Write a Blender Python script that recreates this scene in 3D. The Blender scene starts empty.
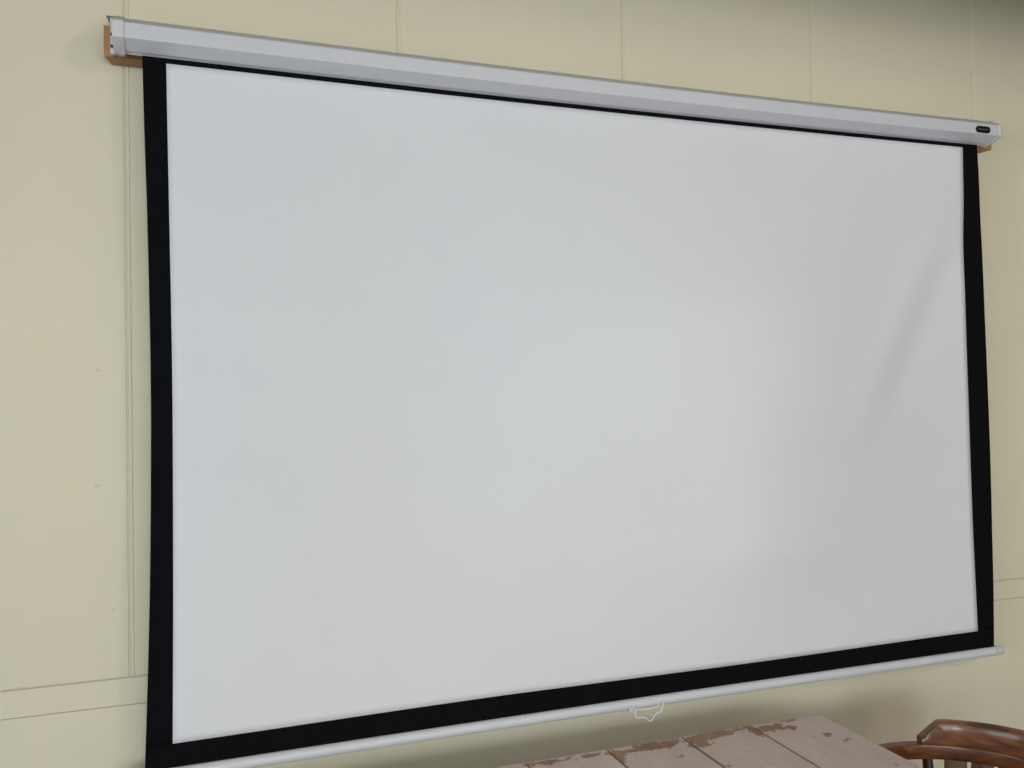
import bpy, bmesh, math, random
from mathutils import Vector, Matrix
random.seed(7)
S = bpy.context.scene
COL = S.collection
PI = math.pi

# ---------------------------------------------------------------- helpers
def bx(bm, x0, x1, y0, y1, z0, z1):
    v = [bm.verts.new(p) for p in ((x0,y0,z0),(x1,y0,z0),(x1,y1,z0),(x0,y1,z0),
                                   (x0,y0,z1),(x1,y0,z1),(x1,y1,z1),(x0,y1,z1))]
    for f in ((3,2,1,0),(4,5,6,7),(0,1,5,4),(1,2,6,5),(2,3,7,6),(3,0,4,7)):
        bm.faces.new([v[i] for i in f])

def ring_loft(bm, rings, closed=True, caps=True):
    """rings: list of lists of points, skinned in order"""
    R = [[bm.verts.new(p) for p in r] for r in rings]
    n = len(R[0])
    for a, b in zip(R[:-1], R[1:]):
        for i in range(n if closed else n-1):
            j = (i+1) % n
            bm.faces.new((a[i], a[j], b[j], b[i]))
    if caps and closed:
        bm.faces.new(R[0][::-1]); bm.faces.new(R[-1])

def tube(bm, pts, rad, n=12, caps=True):
    """tube along pts; rad = number or list"""
    pts = [Vector(p) for p in pts]
    rs = rad if isinstance(rad, (list, tuple)) else [rad]*len(pts)
    up = None; rings = []
    for i, p in enumerate(pts):
        t = (pts[min(i+1, len(pts)-1)] - pts[max(i-1, 0)]).normalized()
        if up is None:
            up = Vector((0,0,1)) if abs(t.z) < .9 else Vector((0,1,0))
        a = t.cross(up).normalized(); b = a.cross(t).normalized(); up = b
        rings.append([p + rs[i]*(math.cos(2*PI*k/n)*a + math.sin(2*PI*k/n)*b) for k in range(n)])
    ring_loft(bm, rings, True, caps)

def prism_x(bm, prof, x0, x1):
    """closed (y,z) profile extruded along X"""
    ring_loft(bm, [[(x0,y,z) for y,z in prof], [(x1,y,z) for y,z in prof]])

def obj(name, bm, m, parent=None, smooth=None, bevel=None, subsurf=0):
    bmesh.ops.recalc_face_normals(bm, faces=bm.faces[:])
    me = bpy.data.meshes.new(name); bm.to_mesh(me); bm.free()
    o = bpy.data.objects.new(name, me); COL.objects.link(o)
    if m: me.materials.append(m)
    if parent: o.parent = parent
    if bevel:
        b = o.modifiers.new('Bevel', 'BEVEL'); b.width = bevel; b.segments = 3
        b.limit_method = 'ANGLE'; b.angle_limit = math.radians(35)
    if subsurf:
        s = o.modifiers.new('Subsurf', 'SUBSURF'); s.levels = subsurf; s.render_levels = subsurf
    if smooth is not None:
        me.shade_smooth() if smooth >= 180 else me.shade_auto(smooth) if hasattr(me, 'shade_auto') else None
        if smooth < 180:
            for p in me.polygons: p.use_smooth = True
            me.set_sharp_from_angle(angle=math.radians(smooth))
    return o

def tag(o, label, cat, group=None):
    o['label'] = label; o['category'] = cat
    if group: o['group'] = group
    return o

def thing(name, label, cat, loc=(0,0,0), group=None):
    o = bpy.data.objects.new(name, None); COL.objects.link(o); o.location = loc
    o.empty_display_size = .1
    return tag(o, label, cat, group)

def struct(name, bm, m, smooth=None, bevel=None):
    o = obj(name, bm, m, None, smooth, bevel); o['kind'] = 'structure'; return o

def shift(bm, loc):
    """make world-space geometry local to a parent at loc"""
    bmesh.ops.translate(bm, verts=bm.verts[:], vec=-Vector(loc)); return bm

# ---------------------------------------------------------------- materials
class NT:
    def __init__(s, name):
        s.m = bpy.data.materials.new(name); s.m.use_nodes = True
        s.t = s.m.node_tree; s.b = s.t.nodes['Principled BSDF']; s.L = s.t.links
        s.out = s.t.nodes['Material Output']
    def n(s, typ, **kw):
        x = s.t.nodes.new(typ)
        for k, v in kw.items():
            if k.startswith('_'): setattr(x, k[1:], v)
            else: x.inputs[k].default_value = v
        return x
    def link(s, a, b): s.L.new(a, b)
    def set(s, **kw):
        for k, v in kw.items(): s.b.inputs[k.replace('_', ' ')].default_value = v
    def coord(s, which='Object', scale=(1,1,1)):
        c = s.n('ShaderNodeTexCoord'); mp = s.n('ShaderNodeMapping'); mp.inputs['Scale'].default_value = scale
        s.link(c.outputs[which], mp.inputs['Vector']); return mp.outputs['Vector']
    def noise(s, vec, scale, detail=4, rough=.5, dist=0):
        x = s.n('ShaderNodeTexNoise', Scale=scale, Detail=detail, Roughness=rough, Distortion=dist)
        s.link(vec, x.inputs['Vector']); return x.outputs['Fac']
    def ramp(s, fac, stops):
        r = s.n('ShaderNodeValToRGB'); e = r.color_ramp.elements
        while len(e) < len(stops): e.new(.5)
        for k, (p, c) in enumerate(stops):
            e[k].position = p; e[k].color = (*c, 1) if len(c) == 3 else c
        s.link(fac, r.inputs['Fac']); return r.outputs['Color']
    def math(s, op, a, b=None, clamp=False):
        x = s.n('ShaderNodeMath', _operation=op); x.use_clamp = clamp
        for i, v in enumerate((a, b)):
            if v is None: continue
            if isinstance(v, (int, float)): x.inputs[i].default_value = v
            else: s.link(v, x.inputs[i])
        return x.outputs[0]
    def mix(s, fac, a, b):
        x = s.n('ShaderNodeMix', _data_type='RGBA')
        if isinstance(fac, (int, float)): x.inputs[0].default_value = fac
        else: s.link(fac, x.inputs[0])
        for i, v in ((6, a), (7, b)):
            if isinstance(v, tuple): x.inputs[i].default_value = (*v, 1)
            else: s.link(v, x.inputs[i])
        return x.outputs[2]
    def bump(s, h, strength=.2, dist=.002):
        x = s.n('ShaderNodeBump', Strength=strength, Distance=dist); s.link(h, x.inputs['Height'])
        s.link(x.outputs[0], s.b.inputs['Normal'])
    def col(s, c):
        if isinstance(c, tuple): s.b.inputs['Base Color'].default_value = (*c, 1)
        else: s.link(c, s.b.inputs['Base Color'])

def plain(name, c, rough=.5, metallic=0, var=.06, scale=30, bump=0.0, spec=.5):
    k = NT(name); v = k.coord()
    f = k.noise(v, scale)
    lo = tuple(x*(1-var) for x in c); hi = tuple(min(1, x*(1+var)) for x in c)
    k.col(k.ramp(f, [(.3, lo), (.7, hi)]))
    k.set(Roughness=rough, Metallic=metallic, Specular_IOR_Level=spec)
    if bump: k.bump(k.noise(v, scale*6), bump, .001)
    return k.m

WALL_C = (.745, .685, .515)
def wall_mat():
    k = NT('cream_wall_paint'); v = k.coord()
    f = k.noise(v, 1.3, 3)
    base = k.ramp(f, [(.3, tuple(c*.975 for c in WALL_C)), (.7, tuple(c*1.02 for c in WALL_C))])
    # two small scuffs left of the screen (stains with a shape of their own)
    pos = k.n('ShaderNodeSeparateXYZ'); k.link(v, pos.inputs[0])
    wob = k.math('MULTIPLY', k.math('SUBTRACT', k.noise(v, 70, 2), .5), .016)
    tot = None
    for (sx, sz, rx, rz) in ((-.064, 1.394, .010, .004), (-.060, 1.643, .008, .004), (-.033, 1.12, .006, .006)):
        dx = k.math('DIVIDE', k.math('ADD', k.math('SUBTRACT', pos.outputs[0], sx), wob), rx)
        dz = k.math('DIVIDE', k.math('ADD', k.math('SUBTRACT', pos.outputs[2], sz), wob), rz)
        d = k.math('ADD', k.math('MULTIPLY', dx, dx), k.math('MULTIPLY', dz, dz))
        q = k.math('SUBTRACT', 1.0, d, True)
        tot = q if tot is None else k.math('MAXIMUM', tot, q)
    k.col(k.mix(k.math('MULTIPLY', tot, .35), base, (.40, .38, .30)))
    k.set(Roughness=.55, Specular_IOR_Level=.25)
    k.bump(k.noise(v, 140, 3), .08, .001)
    return k.m

def wood_mat(name, dark, mid, light, axis_scale, rough=.3, coat=0.0, ring=9):
    k = NT(name); v = k.coord('Object', axis_scale)
    warp = k.noise(v, 3, 3, .5, .6)
    f2 = k.noise(v, ring, 6, .62, .8)
    c = k.ramp(k.math('ADD', k.math('MULTIPLY', warp, .45), k.math('MULTIPLY', f2, .55)),
               [(.32, dark), (.5, mid), (.68, light)])
    k.col(c); k.set(Roughness=rough, Coat_Weight=coat, Coat_Roughness=.12)
    k.bump(f2, .06, .001)
    return k.m

M = {}
M['wall'] = wall_mat()
M['ceiling'] = plain('white_ceiling_paint', (.42, .39, .33), .9, bump=.1)
M['floor'] = plain('blue_grey_carpet', (.17, .22, .31), .95, 0, .15, 60, bump=.3)
M['room'] = plain('cream_room_paint', (.62, .57, .45), .8)
M['metal'] = plain('white_enamelled_metal', (.63, .63, .665), .38, 0, .02, 20)
M['plastic'] = plain('white_plastic', (.64, .63, .65), .45, 0, .02, 20)
M['zinc'] = plain('grey_zinc_bracket', (.15, .15, .12), .6, 0)
M['slot'] = plain('black_slot_felt', (.006, .006, .006), .9)
M['screw'] = plain('dark_steel_screw', (.05, .05, .05), .4, .8)
M['plate'] = plain('black_name_plate', (.004, .004, .005), .4, spec=.2)
M['plateink'] = plain('grey_plate_lettering', (.10, .10, .11), .5)
M['black'] = plain('matte_black_screen_border', (.0050, .0050, .0062), .9, 0, .1, 40, spec=.06)
M['wire'] = plain('white_coated_wire', (.84, .84, .86), .3)
M['block'] = wood_mat('orange_pine_block', (.30,.135,.048), (.43,.205,.078), (.52,.27,.11), (1.2, 14, 14), .5)
M['chair'] = wood_mat('varnished_brown_chair_wood', (.060,.018,.006), (.135,.045,.014), (.22,.080,.024), (5, 5, 16), .33, .2, 3)
M['post'] = wood_mat('dark_chair_post_wood', (.018,.009,.006), (.035,.016,.010), (.06,.028,.016), (9, 9, 2), .5, 0, 4)  # darker copy of the chair wood, the back posts' shade put into the colour
M['chair_slat'] = wood_mat('brown_chair_slat_wood', (.07,.028,.013), (.14,.060,.030), (.21,.095,.05), (9, 9, 2), .55, 0, 4)
M['panel'] = wood_mat('brown_wall_panelling', (.16,.09,.05), (.25,.15,.085), (.33,.21,.12), (8, 8, .8), .4)
M['frame'] = plain('white_window_frame_paint', (.75, .74, .70), .5)
M['lamp_body'] = plain('white_lamp_body', (.7, .7, .68), .5)

def screen_mat():
    k = NT('matte_white_projection_fabric'); v = k.coord()
    f = k.noise(v, 2.5, 2)
    base = k.ramp(f, [(.3, (.720, .724, .752)), (.7, (.737, .741, .768))])
    pos = k.n('ShaderNodeSeparateXYZ'); k.link(v, pos.inputs[0])
    # faint hooked crease left of centre, its shade put into the colour
    x, z = pos.outputs[0], pos.outputs[2]
    dz = k.math('SUBTRACT', z, k.math('ADD', 1.6845, k.math('MULTIPLY', k.math('POWER', k.math('MAXIMUM', k.math('SUBTRACT', .455, x), 0.0), 2.0), 14.0)))
    line = k.math('SUBTRACT', 1.0, k.math('DIVIDE', k.math('ABSOLUTE', dz), .0016), True)
    inx = k.math('MULTIPLY', k.math('GREATER_THAN', x, .428), k.math('LESS_THAN', x, .480))
    k.col(k.mix(k.math('MULTIPLY', k.math('MULTIPLY', line, inx), .22), base, (.45, .45, .46)))
    k.set(Roughness=.85, Specular_IOR_Level=.2)
    k.bump(k.noise(v, 900, 2), .05, .0004)
    return k.m
M['screen'] = screen_mat()

TAB = dict(x0=.022, x1=1.6445, y0=-1.10, y1=-.2433, z=.75)
BOARDS = [TAB['x0'], .225, .427, .630, .834, 1.0365, 1.237, 1.431, TAB['x1']]
def table_mat():
    k = NT('peeling_pink_beige_table_paint'); v = k.coord()
    pos = k.n('ShaderNodeSeparateXYZ'); k.link(v, pos.inputs[0])
    x, y = pos.outputs[0], pos.outputs[1]
    n1 = k.noise(v, 34, 4, .6); n2 = k.noise(k.coord('Object', (26, 5, 26)), 1, 5, .65)
    n3 = k.noise(v, 6, 3)
    paint = k.ramp(n2, [(.25, (.54,.425,.375)), (.5, (.60,.485,.435)), (.78, (.66,.555,.51))])
    paint = k.mix(k.math('MULTIPLY', k.ramp(n3, [(.45, (0,0,0)), (.75, (1,1,1))]), .30), paint, (.52,.40,.345))
    bare = k.ramp(n2, [(.25, (.22,.125,.075)), (.55, (.32,.195,.125)), (.8, (.41,.27,.18))])
    wx = k.math('MULTIPLY', k.math('SUBTRACT', n1, .5), .105)
    n1b = k.noise(k.coord('Object', (1,1.6,1)), 47, 4, .65)
    wy = k.math('MULTIPLY', k.math('SUBTRACT', n1b, .5), .060)
    px, py = k.math('ADD', x, wx), k.math('ADD', y, wy)
    tot = None
    # (centre x, centre y, radius x, radius y): bare patches where the paint has come off, mostly by the wall edge
    for cx, cy, rx, ry in PATCHES:
        a = k.math('DIVIDE', k.math('SUBTRACT', px, cx), rx); b = k.math('DIVIDE', k.math('SUBTRACT', py, cy), ry)
        q = k.math('SUBTRACT', 1.0, k.math('ADD', k.math('MULTIPLY', a, a), k.math('MULTIPLY', b, b)))
        tot = q if tot is None else k.math('MAXIMUM', tot, q)
    # worn board joints
    for bxx in BOARDS[1:-1]:
        w = k.math('SUBTRACT', 1.0, k.math('DIVIDE', k.math('ABSOLUTE', k.math('SUBTRACT', x, bxx)), .0035))
        tot = k.math('MAXIMUM', tot, w)
    speck = k.math('MULTIPLY', k.math('SUBTRACT', n1, .66), 6.0)
    tot = k.math('MAXIMUM', tot, k.math('MULTIPLY', speck, .6))
    mask = k.math('MULTIPLY', tot, 5.0, True)
    k.col(k.mix(mask, paint, bare)); k.set(Roughness=.6, Specular_IOR_Level=.3)
    h = k.math('SUBTRACT', k.math('MULTIPLY', n2, .25), mask)
    k.bump(h, .35, .0012)
    return k.m
PATCHES = [
    (.885, -.262, .060, .010), (.985, -.266, .030, .010), (1.046, -.292, .016, .045),
    (1.085, -.272, .045, .013), (1.14, -.266, .05, .022), (1.185, -.268, .035, .020),
    (1.262, -.285, .03, .034), (1.30, -.268, .035, .022), (1.345, -.262, .035, .016),
    (1.425, -.285, .022, .03), (1.475, -.275, .035, .020), (1.515, -.292, .02, .012),
    (1.545, -.250, .03, .007), (1.40, -.255, .03, .006), (1.60, -.40, .012, .010),
    (.62, -.27, .06, .016), (.45, -.275, .05, .02), (.30, -.262, .06, .016), (.14, -.28, .05, .02),
    (1.25, -.43, .008, .006), (1.57, -.36, .010, .012),
]
M['table'] = table_mat()
M['table_leg'] = plain('worn_beige_table_leg_paint', (.42, .31, .26), .6)

# ---------------------------------------------------------------- room shell
XL, XR, YB, ZC = -3.2, 4.3, -6.0, 3.0
bm = bmesh.new(); bx(bm, XL-.1, XR+.1, YB-.1, .12, -.1, 0); struct('floor', bm, M['floor'])
bm = bmesh.new(); bx(bm, XL-.1, XR+.1, YB-.1, .12, ZC, ZC+.1); struct('ceiling', bm, M['ceiling'])

# panelled wall behind the screen: upper panels with beaded joints, flat wainscot below
RAILT, RAILB = .969, .907
def wall_profile():
    pr = []
    i = -5
    while i*.61 < XR:
        s = i*.61
        if s > XL+.02:
            pr += [(s-.0034, 0), (s-.0022, .0034), (s+.0004, .0034), (s+.0022, -.0010),
                   (s+.0076, -.0010), (s+.0092, .0011), (s+.0112, 0)]
        i += 1
    return [(XL, 0)] + pr + [(XR, 0)]
bm = bmesh.new()
pr = wall_profile()
zb = [(RAILT, .0035), (RAILT+.0012, .0008), (RAILT+.0035, 0), (ZC, 0)]
rows = [[bm.verts.new((x, y+dy, z)) for x, y in pr] for z, dy in zb]
for a, b in zip(rows[:-1], rows[1:]):
    for i in range(len(pr)-1): bm.faces.new((a[i], a[i+1], b[i+1], b[i]))
bx(bm, XL, XR, .006, .12, 0, ZC)                       # body of the wall
bx(bm, XL, XR, .0012, .006, 0, RAILB)                  # lower wainscot face
struct('wall_front', bm, M['wall'])
bm = bmesh.new(); bx(bm, XL, XR, .0006, .0058, RAILB+.0024, RAILT-.0022)
struct('trim_1', bm, M['wall'], bevel=.0009)
bm = bmesh.new(); prism_x(bm, [(.001,0),(.001,.14),(-.008,.14),(-.016,.125),(-.016,0)], XL, XR)
struct('baseboard_front', bm, M['frame'])

def wall_with_holes(name, axis, at, a0, a1, thick, holes):
    """flat wall with rectangular openings. axis 'y': wall at y=at spanning x; 'x': wall at x=at spanning y"""
    bm = bmesh.new()
    hs = sorted(holes)
    def box(u0, u1, z0, z1):
        if u1-u0 < 1e-4 or z1-z0 < 1e-4: return
        if axis == 'y': bx(bm, u0, u1, min(at, at+thick), max(at, at+thick), z0, z1)
        else: bx(bm, min(at, at+thick), max(at, at+thick), u0, u1, z0, z1)
    cur = a0
    for u0, u1, z0, z1 in hs:
        box(cur, u0, 0, ZC); box(u0, u1, 0, z0); box(u0, u1, z1, ZC); cur = u1
    box(cur, a1, 0, ZC)
    return struct(name, bm, M['panel'] if name == 'wall_right' else M['room'])

pane_m = None
def pane_mat():
    k = NT('window_glass'); k.t.nodes.remove(k.b)
    tr = k.n('ShaderNodeBsdfTransparent'); gl = k.n('ShaderNodeBsdfGlossy', Roughness=.02)
    fr = k.n('ShaderNodeFresnel', IOR=1.45); mx = k.n('ShaderNodeMixShader')
    tr.inputs[0].default_value = (.95, .97, .96, 1)
    k.link(fr.outputs[0], mx.inputs[0]); k.link(tr.outputs[0], mx.inputs[1]); k.link(gl.outputs[0], mx.inputs[2])
    k.link(mx.outputs[0], k.out.inputs[0]); return k.m
M['pane'] = pane_mat()

def window(name, axis, at, hole, thick, nu, nz, power, color):
    """frame + glazing bars + pane in an opening, and the daylight that comes in through it"""
    u0, u1, z0, z1 = hole
    bm = bmesh.new()
    c = at + thick*.5
    def box(b, ua, ub, za, zb, d=.022):
        if axis == 'y': bx(b, ua, ub, c-d, c+d, za, zb)
        else: bx(b, c-d, c+d, ua, ub, za, zb)
    t = .05
    box(bm, u0, u1, z0, z0+t); box(bm, u0, u1, z1-t, z1)
    box(bm, u0, u0+t, z0+t, z1-t); box(bm, u1-t, u1, z0+t, z1-t)
    for i in range(1, nu):
        u = u0 + (u1-u0)*i/nu; box(bm, u-.016, u+.016, z0+t, z1-t, .016)
    for i in range(1, nz):
        z = z0 + (z1-z0)*i/nz; box(bm, u0+t, u1-t, z-.014, z+.014, .014)
    o = struct(name, bm, M['frame'])
    p = bmesh.new(); box(p, u0+t*.5, u1-t*.5, z0+t*.5, z1-t*.5, .002)
    pane = obj('window_pane', p, M['pane'], o)
    L = bpy.data.lights.new(name+'_daylight', 'AREA'); L.shape = 'RECTANGLE'
    L.size = u1-u0; L.size_y = z1-z0; L.energy = power; L.color = color
    lo = bpy.data.objects.new(name+'_daylight', L); COL.objects.link(lo)
    far = at + thick*1.3
    if axis == 'y':
        lo.location = ((u0+u1)/2, far, (z0+z1)/2); lo.rotation_euler = (PI/2, 0, 0)
    else:
        lo.location = (far, (u0+u1)/2, (z0+z1)/2)
        lo.rotation_euler = (PI/2, 0, -PI/2 if thick < 0 else PI/2)
    return o

# a row of five windows in the wall behind the camera, one wide window in each side wall
REAR = [(x-.45, x+.45, 1.15, 2.30) for x in (-2.35, -1.0, .35, 1.7, 3.05)]
H3 = (-4.6, -1.6, 1.0, 2.3)
H4 = (-4.8, -2.6, 1.0, 2.3)
DAY = dict(w1=(8, (.88, .94, 1)), w2=(88, (.88, .935, 1)), w3=(94, (.965, .98, 1)), w4=(44, (1, .935, .93)), w5=(29, (1, .89, .80)), l1=(124, (.83, .90, 1)), r1=(15, (1, .90, .78)), lamp=(46, (1, .91, .80)))
wall_with_holes('wall_rear', 'y', YB, XL-.1, XR+.1, -.1, REAR)
wall_with_holes('wall_left', 'x', XL, YB, 0, -.1, [H3])
wall_with_holes('wall_right', 'x', XR, YB, 0, .1, [H4])
for i_, h_ in enumerate(REAR):
    window('window_%d' % (i_+1), 'y', YB, h_, -.1, 2, 2, *DAY['w%d' % (i_+1)])
window('window_6', 'x', XL, H3, -.1, 4, 2, *DAY['l1'])
window('window_7', 'x', XR, H4, .1, 3, 2, *DAY['r1'])
LP_ = bpy.data.lights.new('room_lamp', 'POINT'); LP_.energy = DAY['lamp'][0]; LP_.color = DAY['lamp'][1]; LP_.shadow_soft_size = .12
lo_ = bpy.data.objects.new('room_lamp', LP_); COL.objects.link(lo_); lo_.location = (2.2, -3.4, 2.55)  # unseen warm light added to fill the room and lift the shadows
# unseen ceiling beam added to shade the top of the panelled wall
bm = bmesh.new(); bx(bm, XL, XR, -1.34, -1.16, 2.54, ZC); struct('trim_2', bm, M['ceiling'], bevel=.004)

# ---------------------------------------------------------------- projection screen
O = (1.2, -.10, .78)
SC = thing('projection_screen', 'wall-mounted pull-down projector screen, white with black borders, hung on wooden blocks', 'projector screen', O)
FY = -.103
def lerp(tab, z):
    """tab: (value, z) pairs, z falling; smooth piecewise interpolation"""
    t = sorted((zz, v) for v, zz in tab)
    if z <= t[0][0]: return t[0][1] + (z-t[0][0])*(t[1][1]-t[0][1])/(t[1][0]-t[0][0])
    if z >= t[-1][0]: return t[-1][1]
    for k in range(len(t)-1):
        if t[k][0] <= z <= t[k+1][0]:
            z0, v0 = t[k]; z1, v1 = t[k+1]
            m = lambda i: ((t[min(i+1, len(t)-1)][1]-t[max(i-1, 0)][1])/(t[min(i+1, len(t)-1)][0]-t[max(i-1, 0)][0]))
            h = z1-z0; s = (z-z0)/h
            return ((2*s**3-3*s*s+1)*v0 + (s**3-2*s*s+s)*h*m(k) + (-2*s**3+3*s*s)*v1 + (s**3-s*s)*h*m(k+1))
E_LO = [(0.041,2.301),(0.044,2.128),(0.0475,1.97),(0.051,1.685),(0.051,1.526),(0.047,1.241),(0.043,1.083),(0.039,0.962),(0.033,0.805)]
E_LI = [(0.088,2.301),(0.0895,2.132),(0.0912,1.972),(0.0938,1.685),(0.094,1.525),(0.0925,1.238),(0.091,1.078),(0.088,0.847)]
E_RI = [(2.2915,2.301),(2.293,2.138),(2.2965,1.916),(2.302,1.693),(2.309,1.471),(2.313,1.337),(2.321,1.113),(2.330,0.856)]
E_RO = [(2.347,2.301),(2.358,2.142),(2.369,1.918),(2.379,1.694),(2.388,1.469),(2.392,1.333),(2.3955,1.108),(2.395,0.943),(2.392,0.808)]
ZBI, ZBO, ZT = .853, .800, 2.306
def BILLOW(x):
    up = max(0, min(1, (x-.55)/.85)); dn = max(0, min(1, (2.28-x)/.80))
    return (up*up*(3-2*up))*(dn*dn*(3-2*dn))
SAG = lambda x: -.0065*math.sin(PI*max(0, min(1, x/2.39)))*max(0, 1)
def depth(x, z):
    """gentle waves, curled side edges and the slack diagonal fold of the hanging fabric"""
    free = max(0, min(1, (ZT-z)/.5)) * max(0, min(1, (z-ZBO)/.35))
    w = 0
    w += .088*free*BILLOW(x)*(.45+.55*math.exp(-((z-1.62)/.42)**2))  # deep billow shaped to brighten the middle and darken the right
    w -= .016*free*math.exp(-((x-.58)/.26)**2)  # hollow shaped to darken the left part
    w += .0050*free*math.sin(2*PI*(x-.15)/1.15 + .5*(z-1.5))
    w += .0042*free*math.exp(-((x-1.62)/.17)**2)*math.exp(-((z-1.25)/.5)**2)
    w += .010*free*math.exp(-((x-1.47)/.125)**2)*math.exp(-((z-1.25)/.45)**2)
    # fold running down and left from the upper right corner
    t = (2.16-z)/.62
    if -.1 < t < 1.25:
        xf = 2.25 - .36*t
        amp = max(0, math.sin(PI*(t+.1)/1.35))
        w += .0060*amp*math.exp(-((x-xf)/.07)**2) - .0050*amp*math.exp(-((x-xf-.12)/.07)**2)
    cr = max(0, 1-(E_RO_at(z)-x)/.13); cl = max(0, 1-(x-E_LO_at(z))/.10)
    w -= .003*free*cr*cr + .003*free*cl*cl
    return FY - w
E_RO_at = lambda z: lerp(E_RO, z)
E_LO_at = lambda z: lerp(E_LO, z)
def zb_white(x): return .8475 + .0085*min(1, max(0, x-.09)/.75) if x < .84 else .856
def sheet(xa, xb, za, zb, nx, nz):
    """grid between x functions xa(z), xb(z) and z functions za(x), zb"""
    bm = bmesh.new(); rows = []
    for j in range(nz+1):
        r = []
        for i in range(nx+1):
            u = i/nx; x = None
            xm = xa(1.5) + (xb(1.5)-xa(1.5))*u; zt, zl = zb + SAG(xm), za(xm)
            z = zl + (zt-zl)*j/nz
            x = xa(z) + (xb(z)-xa(z))*u
            r.append(bm.verts.new((x, depth(x, z), z)))
        rows.append(r)
    for a, b in zip(rows[:-1], rows[1:]):
        for i in range(nx): bm.faces.new((a[i], a[i+1], b[i+1], b[i]))
    return bm
def thick(o, t):
    s = o.modifiers.new('Solidify', 'SOLIDIFY'); s.thickness = t; s.offset = 0
    return o
li = lambda z: lerp(E_LI, z); ri = lambda z: lerp(E_RI, z)
fab = thick(obj('projection_surface', shift(sheet(li, ri, zb_white, 2.2955, 130, 90), O), M['screen'], SC, 180), .0008)
bm = sheet(E_LO_at, li, lambda x: zb_white(x), 2.2955, 8, 90)
b2 = sheet(ri, E_RO_at, lambda x: zb_white(x), 2.2955, 8, 90)
b3 = bmesh.new(); rows = []
for j in range(7):
    r = []
    for i in range(141):
        u = i/140
        zt = zb_white(E_LO_at(.85) + 2.35*u); z = ZBO-.016 + (zt-ZBO+.016)*j/6
        a = E_LO_at(z); b = E_RO_at(z); x = a + (b-a)*u
        r.append(b3.verts.new((x, depth(x, z), z)))
    rows.append(r)
for a, b in zip(rows[:-1], rows[1:]):
    for i in range(140): b3.faces.new((a[i], a[i+1], b[i+1], b[i]))
# thin black strip between the white cloth and the case
b4 = sheet(E_LO_at, E_RO_at, lambda x: 2.2955 + SAG(x), 2.312, 60, 3)
for extra in (b2, b3, b4):
    me = bpy.data.meshes.new('tmp'); extra.to_mesh(me); extra.free(); bm.from_mesh(me); bpy.data.meshes.remove(me)
bord = thick(obj('black_border', shift(bm, O), M['black'], SC, 180), .0008)

# case: faceted metal tube
X0, X1 = .009, 2.3752
PROF = [(-.156,2.3530),(-.156,2.3222),(-.1145,2.3075),(-.1135,2.3105),(-.1005,2.3055),(-.1005,2.318),(-.0935,2.318),
        (-.0935,2.3085),(-.086,2.312),(-.066,2.324),(-.058,2.334),(-.058,2.368),(-.066,2.3755),(-.117,2.3755)]
bm = bmesh.new()
ring_loft(bm, [[(X0+(X1-X0)*i/24, y, z+SAG(X0+(X1-X0)*i/24)) for y, z in PROF] for i in range(25)])
case = obj('case', shift(bm, O), M['metal'], SC, bevel=.0016, smooth=30)
bm = bmesh.new(); ring_loft(bm, [[(x, y, z+SAG(x)) for y, z in ((-.0940,2.309),(-.0950,2.309),(-.0950,2.3178),(-.0940,2.3178))] for x in [X0+.002+(X1-X0-.004)*i/24 for i in range(25)]])
obj('slot_lining', shift(bm, O), M['slot'], SC)
OUT = [(-.1585,2.3550),(-.1585,2.3210),(-.1155,2.3045),(-.103,2.3015),(-.090,2.3065),(-.064,2.321),
       (-.056,2.333),(-.056,2.369),(-.065,2.378),(-.117,2.378)]
def inset(p, c, k): return [(c[0]+(y-c[0])*k, c[1]+(z-c[1])*k) for y, z in p]
cc = (-.096, 2.340)
bm = bmesh.new()
ring_loft(bm, [[(x, y, z) for y, z in inset(OUT, cc, k)] for x, k in ((.0095, 1), (-.0135, 1))])
capl = obj('end_cap', shift(bm, O), M['plastic'], SC, bevel=.002, smooth=30)
bm = bmesh.new()
ring_loft(bm, [[(x, y, z) for y, z in inset(OUT, cc, k)] for x, k in ((2.3745, 1), (2.380, 1), (2.3985, .80))])
obj('end_cap', shift(bm, O), M['plastic'], SC, bevel=.002, smooth=30)
# mounting plate with two screws behind the left cap, and the grey hanging tab on its top
bm = bmesh.new()
pl = [(-.105,2.3025),(-.056,2.316),(-.052,2.322),(-.052,2.372),(-.060,2.378),(-.105,2.378)]
prism_x(bm, pl, -.0205, -.0137)
mp = obj('mounting_plate', shift(bm, O), M['plastic'], SC, bevel=.001)
for z in (2.3435, 2.3185):
    b = bmesh.new(); bmesh.ops.create_cone(b, cap_ends=True, segments=16, radius1=.0034, radius2=.0028, depth=.003,
        matrix=Matrix.Translation((-.0172, -.1062, z)) @ Matrix.Rotation(PI/2, 4, 'X'))
    obj('screw', shift(b, O), M['screw'], mp)
bm = bmesh.new()
tabp = [(-.0325, 2.4005), (-.012, 2.4005), (-.013, 2.374), (-.0205, 2.372)]
ring_loft(bm, [[(x, y, z) for x, z in tabp] for y in (-.056, -.0525)])
obj('hanging_tab', shift(bm, O), M['zinc'], SC, bevel=.0006)
# seams on the left cap bottom: little hook clip
bm = bmesh.new(); tube(bm, [(-.010,-.112,2.3005),(-.006,-.1115,2.2975),(.002,-.1105,2.2968),(.009,-.110,2.2985)], .0022, 8)
obj('clip', shift(bm, O), M['zinc'], SC, 180)
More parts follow.
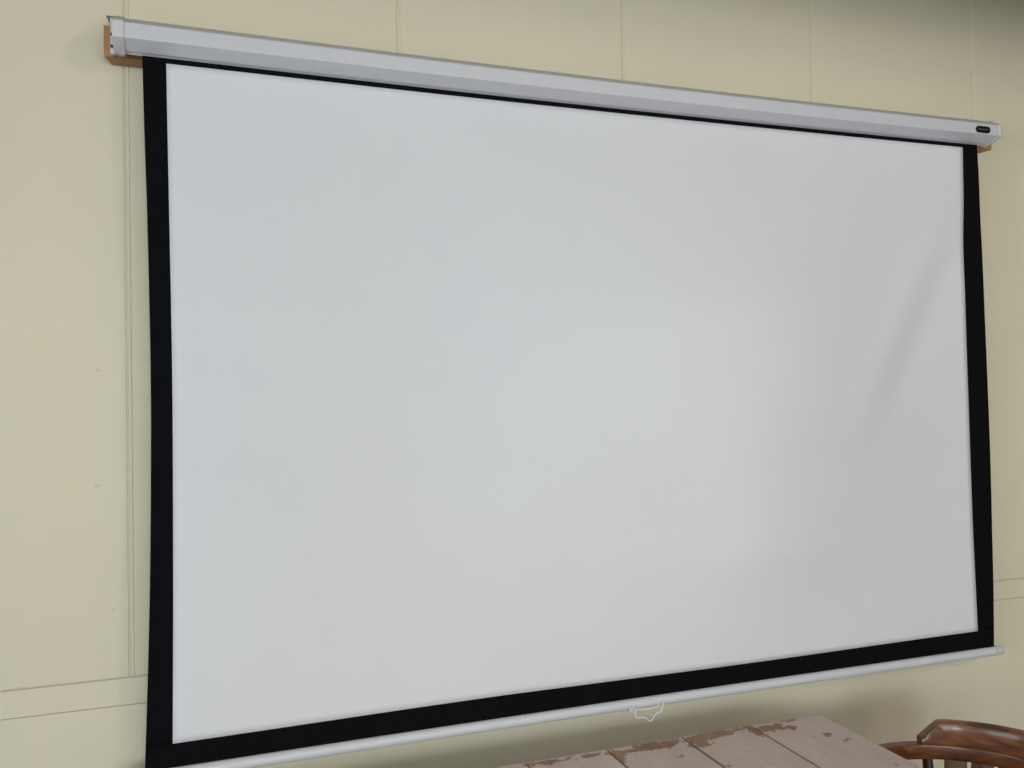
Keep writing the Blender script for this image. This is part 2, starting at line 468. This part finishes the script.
# name plate at the right end
def rrect(bm, x0, x1, z0, z1, y0, y1, r, n=6):
    pts = []
    for cx, cz, a0 in ((x1-r,z1-r,0),(x0+r,z1-r,PI/2),(x0+r,z0+r,PI),(x1-r,z0+r,1.5*PI)):
        for k in range(n+1):
            a = a0 + PI/2*k/n; pts.append((cx+r*math.cos(a), cz+r*math.sin(a)))
    ring_loft(bm, [[(x, y, z) for x, z in pts] for y in (y0, y1)])
bm = bmesh.new(); rrect(bm, 2.285, 2.338, 2.3245, 2.3437, -.1592, -.1555, .0095)
npl = obj('name_plate', shift(bm, O), M['plate'], SC); npl['label'] = 'small black name plate'
# the worn, unreadable lettering on it: short grey strokes
bm = bmesh.new()
def stroke(xa, za, xb, zb, w=.0007):
    d = Vector((xb-xa, zb-za)).normalized(); nx, nz = -d.y*w, d.x*w
    ring_loft(bm, [[(xa+nx,y,za+nz),(xb+nx,y,zb+nz),(xb-nx,y,zb-nz),(xa-nx,y,za-nz)] for y in (-.1594, -.1591)])
for x in (2.2935, 2.2995, 2.3055, 2.312, 2.318, 2.324, 2.330):
    stroke(x-.0016, 2.3315, x-.0016, 2.3368); stroke(x-.0016, 2.3365, x+.0016, 2.3365); stroke(x+.0016, 2.3315, x+.0016, 2.3365)
obj('plate_lettering', shift(bm, O), M['plateink'], npl)

# weighted bottom bar
bm = bmesh.new()
BARZ = lambda x: .7905 - .0075*max(0, 1-x/1.3)**1.5
def barprof(x, k=1):
    return [(x, FY + .0125*k*math.cos(a), BARZ(x) + .0135*k*math.sin(a)) for a in [2*PI*i/28 for i in range(28)]]
ring_loft(bm, [barprof(.030 + 2.362*i/30) for i in range(31)])
bar = obj('bottom_bar', shift(bm, O), M['metal'], SC, 50)
for xs in ((2.392, 2.3945, 2.3955, 2.400, 2.420, 2.4245), (.030, .0275, .0265, .022, .004, 0)):
    bm = bmesh.new(); ring_loft(bm, [barprof(x, k) for x, k in zip(xs, (.72, .72, 1.06, 1.06, .97, .78))])
    obj('bar_end_cap', shift(bm, O), M['plastic'], bar, 50)
# pull handle: bent white wire under the bar with two small feet
bm = bmesh.new()
def smoothpath(P, n=6):
    P = [Vector(p) for p in P]; out = []
    for i in range(len(P)-1):
        p0, p1, p2, p3 = P[max(i-1,0)], P[i], P[i+1], P[min(i+2, len(P)-1)]
        for k in range(n):
            t = k/n
            out.append(.5*((2*p1) + (-p0+p2)*t + (2*p0-5*p1+4*p2-p3)*t*t + (-p0+3*p1-3*p2+p3)*t**3))
    return out + [P[-1]]
hy = FY-.010
HW = [(1.2555,hy,.783),(1.2575,hy-.002,.776),(1.2555,hy-.003,.7675),(1.247,hy-.004,.764),(1.238,hy-.005,.7615),(1.231,hy-.006,.755),(1.2265,hy-.007,.7485),
      (1.2205,hy-.007,.746),(1.214,hy-.007,.7485),(1.209,hy-.006,.7545),(1.200,hy-.005,.7575),(1.186,hy-.004,.758),(1.1815,hy-.003,.762),(1.181,hy-.001,.771),(1.182,hy,.783)]
tube(bm, smoothpath(HW), .0016, 8)
hd = obj('pull_handle', shift(bm, O), M['wire'], SC, 180)
bm = bmesh.new()
tube(bm, smoothpath([(1.186,hy,.7795),(1.205,hy-.002,.7765),(1.222,hy-.002,.7755),(1.238,hy-.002,.7775),(1.252,hy,.7805)]), .0012, 8)
obj('handle_crossbar', shift(bm, O), M['wire'], hd, 180)
bm = bmesh.new(); rrect(bm, 1.162, 1.173, .7755, .7905, FY-.0175, FY-.009, .003); obj('handle_foot', shift(bm, O), M['plastic'], hd)
bm = bmesh.new(); rrect(bm, 1.2535, 1.261, .778, .7905, FY-.0175, FY-.009, .003); obj('handle_foot', shift(bm, O), M['plastic'], hd)

# ---------------------------------------------------------------- wooden blocks that carry the case
def block(label, x0, x1, cut):
    bm = bmesh.new()
    f = [(x0, -.052), (x1, -.052), (x1-(0 if cut > 0 else -cut), -.0002), (x0+max(cut,0), -.0002)]
    ring_loft(bm, [[(x, y, z) for x, y in f] for z in (2.3135, 2.381)])
    o = obj('mounting_block', bm, M['block'], None, bevel=.0012)
    return tag(o, label, 'wood block', 'wooden blocks behind the screen case')
block('orange-brown wooden block holding the left end of the white screen case', -.0375, .13, .013)
block('small wooden block peeking out under the right end of the screen case', 2.33, 2.462, -.004)

# ---------------------------------------------------------------- table
TO = (.83, -.67, 0)
T = thing('farmhouse_table', 'wooden plank table with peeling pinkish-beige paint against the wall below the screen', 'table', TO)
bm = bmesh.new()
for i in range(len(BOARDS)-1):
    a, b = BOARDS[i]+.0009, BOARDS[i+1]-.0009
    b_ = bmesh.new(); dy = random.uniform(-.0015, .0015) if i < 7 else 0
    bx(b_, a, b, TAB['y0'], TAB['y1']+dy, TAB['z']-.0245, TAB['z']+random.uniform(-.0006, .0006))
    bmesh.ops.bevel(b_, geom=b_.edges[:], offset=.0022, segments=2, affect='EDGES')
    me = bpy.data.meshes.new('tmp'); b_.to_mesh(me); b_.free(); bm.from_mesh(me); bpy.data.meshes.remove(me)
top = obj('tabletop', bm, M['table'], None)
top.parent = T; top.matrix_parent_inverse = Matrix.Translation(TO).inverted()   # keeps its own coordinates
bm = bmesh.new()
for q in ((.10,1.33,-.335,-.312),(.10,1.33,-1.03,-1.007)): bx(bm, q[0], q[1], q[2], q[3], .62, .7255)
for q in ((.09,.113,-1.0,-.34),(1.318,1.341,-1.0,-.34)): bx(bm, q[0], q[1], q[2], q[3], .62, .7255)
obj('apron', shift(bm, TO), M['table_leg'], T, bevel=.002)
for x in (.125, 1.30):
    for y in (-1.0, -.342):
        bm = bmesh.new()
        prof = [(0,.022),(.03,.026),(.06,.02),(.10,.024),(.35,.034),(.45,.036),(.48,.028),(.50,.037),(.53,.030),(.56,.036)]
        rings = [[(x+r*math.cos(2*PI*k/20), y+r*math.sin(2*PI*k/20), z) for k in range(20)] for z, r in prof]
        ring_loft(bm, rings); bx(bm, x-.037, x+.037, y-.037, y+.037, .56, .7255)
        obj('leg', shift(bm, TO), M['table_leg'], T, 40)

# ---------------------------------------------------------------- captain's chair at the end of the table
CX, CY, RR = 1.700, -.690, .272
CO = (CX, CY, 0)
C = thing('captains_chair', 'varnished brown wooden captain chair with curved arm rail and crest at the table end', 'chair', CO)
def arc(a, r, z): return (CX + r*math.cos(a), CY + r*math.sin(a), z)
D2 = math.radians
# arm rail: U-shaped flat rail
def rail_section(p, nrm, w0, w1, z0, z1):
    """rectangular section rounded, between inner offset w0 and outer offset w1 along nrm"""
    out = []
    cw, cz = (w0+w1)/2, (z0+z1)/2; hw, hz = (w1-w0)/2, (z1-z0)/2
    for k in range(16):
        a = 2*PI*k/16
        c, s = math.cos(a), math.sin(a)
        e = .26
        u = cw + hw*math.copysign(abs(c)**e, c); z = cz + hz*math.copysign(abs(s)**e, s)
        out.append((p[0]+nrm[0]*u, p[1]+nrm[1]*u, z))
    return out
bm = bmesh.new(); rings = []
AX = .27     # how far the arms run forward
for i in range(9):
    t = 1-i/8; x = CX-.02-AX*t
    w = .006+.018*max(0, (t-.45)/.55)
    y = CY + RR + .012*t
    rings.append(rail_section((x, y), (0, 1), -.004-w*.6, .022+w, .686, .7225))
for i in range(33):
    a = D2(90 - 180*i/32)
    rings.append(rail_section((CX+RR*math.cos(a), CY+RR*math.sin(a)), (math.cos(a), math.sin(a)), -.004, .024, .686, .7225))
for i in range(9):
    t = i/8; x = CX-.02-AX*t
    w = .006+.018*max(0, (t-.45)/.55)
    y = CY - RR - .012*t
    rings.append(rail_section((x, y), (0, -1), -.004-w*.6, .022+w, .686, .7225))
ring_loft(bm, rings)
obj('arm_rail', shift(bm, CO), M['chair'], C, 45)
# crest: curved block standing on the back of the rail
bm = bmesh.new(); rings = []
A1 = 71
N = 48
for i in range(N+1):
    a = A1 - 2*A1*i/N
    s = (A1-abs(a))                      # degrees in from the end
    zt = .7365 + (.777-.7365)*min(1, s/9.5)
    if s > 9.5: zt = .777 + .003*math.sin(min(1, (s-9.5)/60)*PI/2)
    elif s > 5.5: zt += .003*math.sin(PI*(s-5.5)/4)
    ar = D2(a); c, sn = math.cos(ar), math.sin(ar)
    ri_, ro_ = RR-.0035, RR+.023
    lean = .0022
    sec = [(ri_, .722), (ri_-.001, .728), (ri_+lean*.4, .722+(zt-.722)*.55), (ri_+lean, zt-.005), (ri_+lean+.003, zt-.0012), (ri_+lean+.006, zt),
           (ro_+lean-.004, zt), (ro_+lean, zt-.004), (ro_+lean*.4, .722+(zt-.722)*.5), (ro_, .722)]
    rings.append([(CX+r*c, CY+r*sn, z) for r, z in sec])
ring_loft(bm, rings)
obj('crest', shift(bm, CO), M['chair'], C, 38, bevel=.0012)
# seat: saddle-shaped slab
bm = bmesh.new()
SEATR = []
def seat_outline(k):
    out = []
    for i in range(48):
        a = 2*PI*i/48; c, s = math.cos(a), math.sin(a); e = .62
        out.append((CX-.04 + .245*k*math.copysign(abs(c)**e, c), CY + .25*k*math.copysign(abs(s)**e, s)))
    return out
rings = [[(x, y, z) for x, y in seat_outline(k)] for k, z in ((.93,.425),(.99,.432),(1.0,.445),(.99,.456),(.93,.462),(.8,.458),(.55,.449),(.25,.447),(.02,.447))]
ring_loft(bm, rings)
obj('seat', shift(bm, CO), M['chair'], C, 50)
# slats between seat and rail, flat and slightly bowed; a turned post ends each side
for a in (54, 42, 30, 18, 6, -6, -18, -30, -42, -54):
    bm = bmesh.new(); rings = []
    ar = D2(a); tng = Vector((-math.sin(ar), math.cos(ar), 0)); rad = Vector((math.cos(ar), math.sin(ar), 0))
    for i in range(13):
        t = i/12; z = .450 + .250*t
        r = .205 + (.281-.205)*t + .008*math.sin(PI*t)
        w = .0165 + .004*math.sin(PI*min(1, t*.9+.1)) + .0078*t
        shiftt = tng*(0.0)
        p = Vector((CX-.015*(1-t), CY, z)) + rad*r + shiftt
        rings.append([tuple(p + tng*(w*u) + rad*(.0055*v)) for u, v in ((-1,-.6),(-.8,-1),(.8,-1),(1,-.6),(1,.6),(.8,1),(-.8,1),(-1,.6))])
    ring_loft(bm, rings)
    obj('back_slat', shift(bm, CO), M['chair_slat'], C, 40)
def turned(name, p0, p1, prof, m=None):
    p0, p1 = Vector(p0), Vector(p1); bm = bmesh.new()
    tube(bm, [p0.lerp(p1, t) for t, r in prof], [r for t, r in prof], 14)
    return obj(name, shift(bm, CO), m or M['chair'], C, 45)
PP = [(0,.010),(.12,.013),(.2,.010),(.24,.015),(.28,.011),(.5,.015),(.75,.0125),(.8,.016),(.85,.012),(1,.012)]
for sgn in (1, -1):
    a = D2(67*sgn)
    turned('arm_post', (CX+.075, CY+sgn*.20, .45), arc(a, RR+.012, .689), [(t, r*(1.3 if t < .8 else 1.0)) for t, r in PP], M['post'])
    turned('arm_post', (CX-.13, CY+sgn*.222, .45), (CX-.15, CY+sgn*.285, .70), PP)
LP = [(0,.013),(.06,.016),(.12,.014),(.16,.019),(.2,.015),(.55,.021),(.72,.018),(.78,.022),(.84,.017),(1,.018)]
feet = {}
for sx in (1, -1):
    for sy in (1, -1):
        a = (CX-.04+sx*.235, CY+sy*.245, 0); b = (CX-.04+sx*.16, CY+sy*.17, .435)
        turned('leg', a, b, LP); feet[sx, sy] = (Vector(a), Vector(b))
def at(k, z): return feet[k][0].lerp(feet[k][1], z/.435)
for a, b, z in (((1,1),(-1,1),.17),((1,-1),(-1,-1),.17),((1,1),(1,-1),.21),((-1,1),(-1,-1),.21)):
    turned('stretcher', at(a, z), at(b, z), [(0,.008),(.2,.010),(.5,.014),(.8,.010),(1,.008)])

# ---------------------------------------------------------------- world, camera, view
W = bpy.data.worlds.new('daylight'); S.world = W; W.use_nodes = True
nt = W.node_tree; bg = nt.nodes['Background']
sky = nt.nodes.new('ShaderNodeTexSky'); sky.sky_type = 'NISHITA'; sky.sun_disc = False; sky.sun_elevation = D2(35)
nt.links.new(sky.outputs[0], bg.inputs[0]); bg.inputs[1].default_value = .05

cam = bpy.data.cameras.new('camera'); co = bpy.data.objects.new('camera', cam); COL.objects.link(co)
Rr = Vector((0.94095777, -0.33836819, -0.01026856)); Dn = Vector((-0.00904223, 0.00520039, -0.9999456)); Fw = Vector((0.33840318, 0.94099943, 0.00183374))
mat = Matrix((Rr, -Dn, -Fw)).transposed().to_4x4(); mat.translation = (0.13343, -2.1316, 1.60149)
co.matrix_world = mat
cam.sensor_width = 36; cam.lens = 890/1024*36; cam.clip_start = .02
S.camera = co
S.view_settings.view_transform = 'Standard'; S.view_settings.look = 'None'
S.view_settings.gamma = 1; S.view_settings.use_curve_mapping = False
S.view_settings.exposure = 0.0
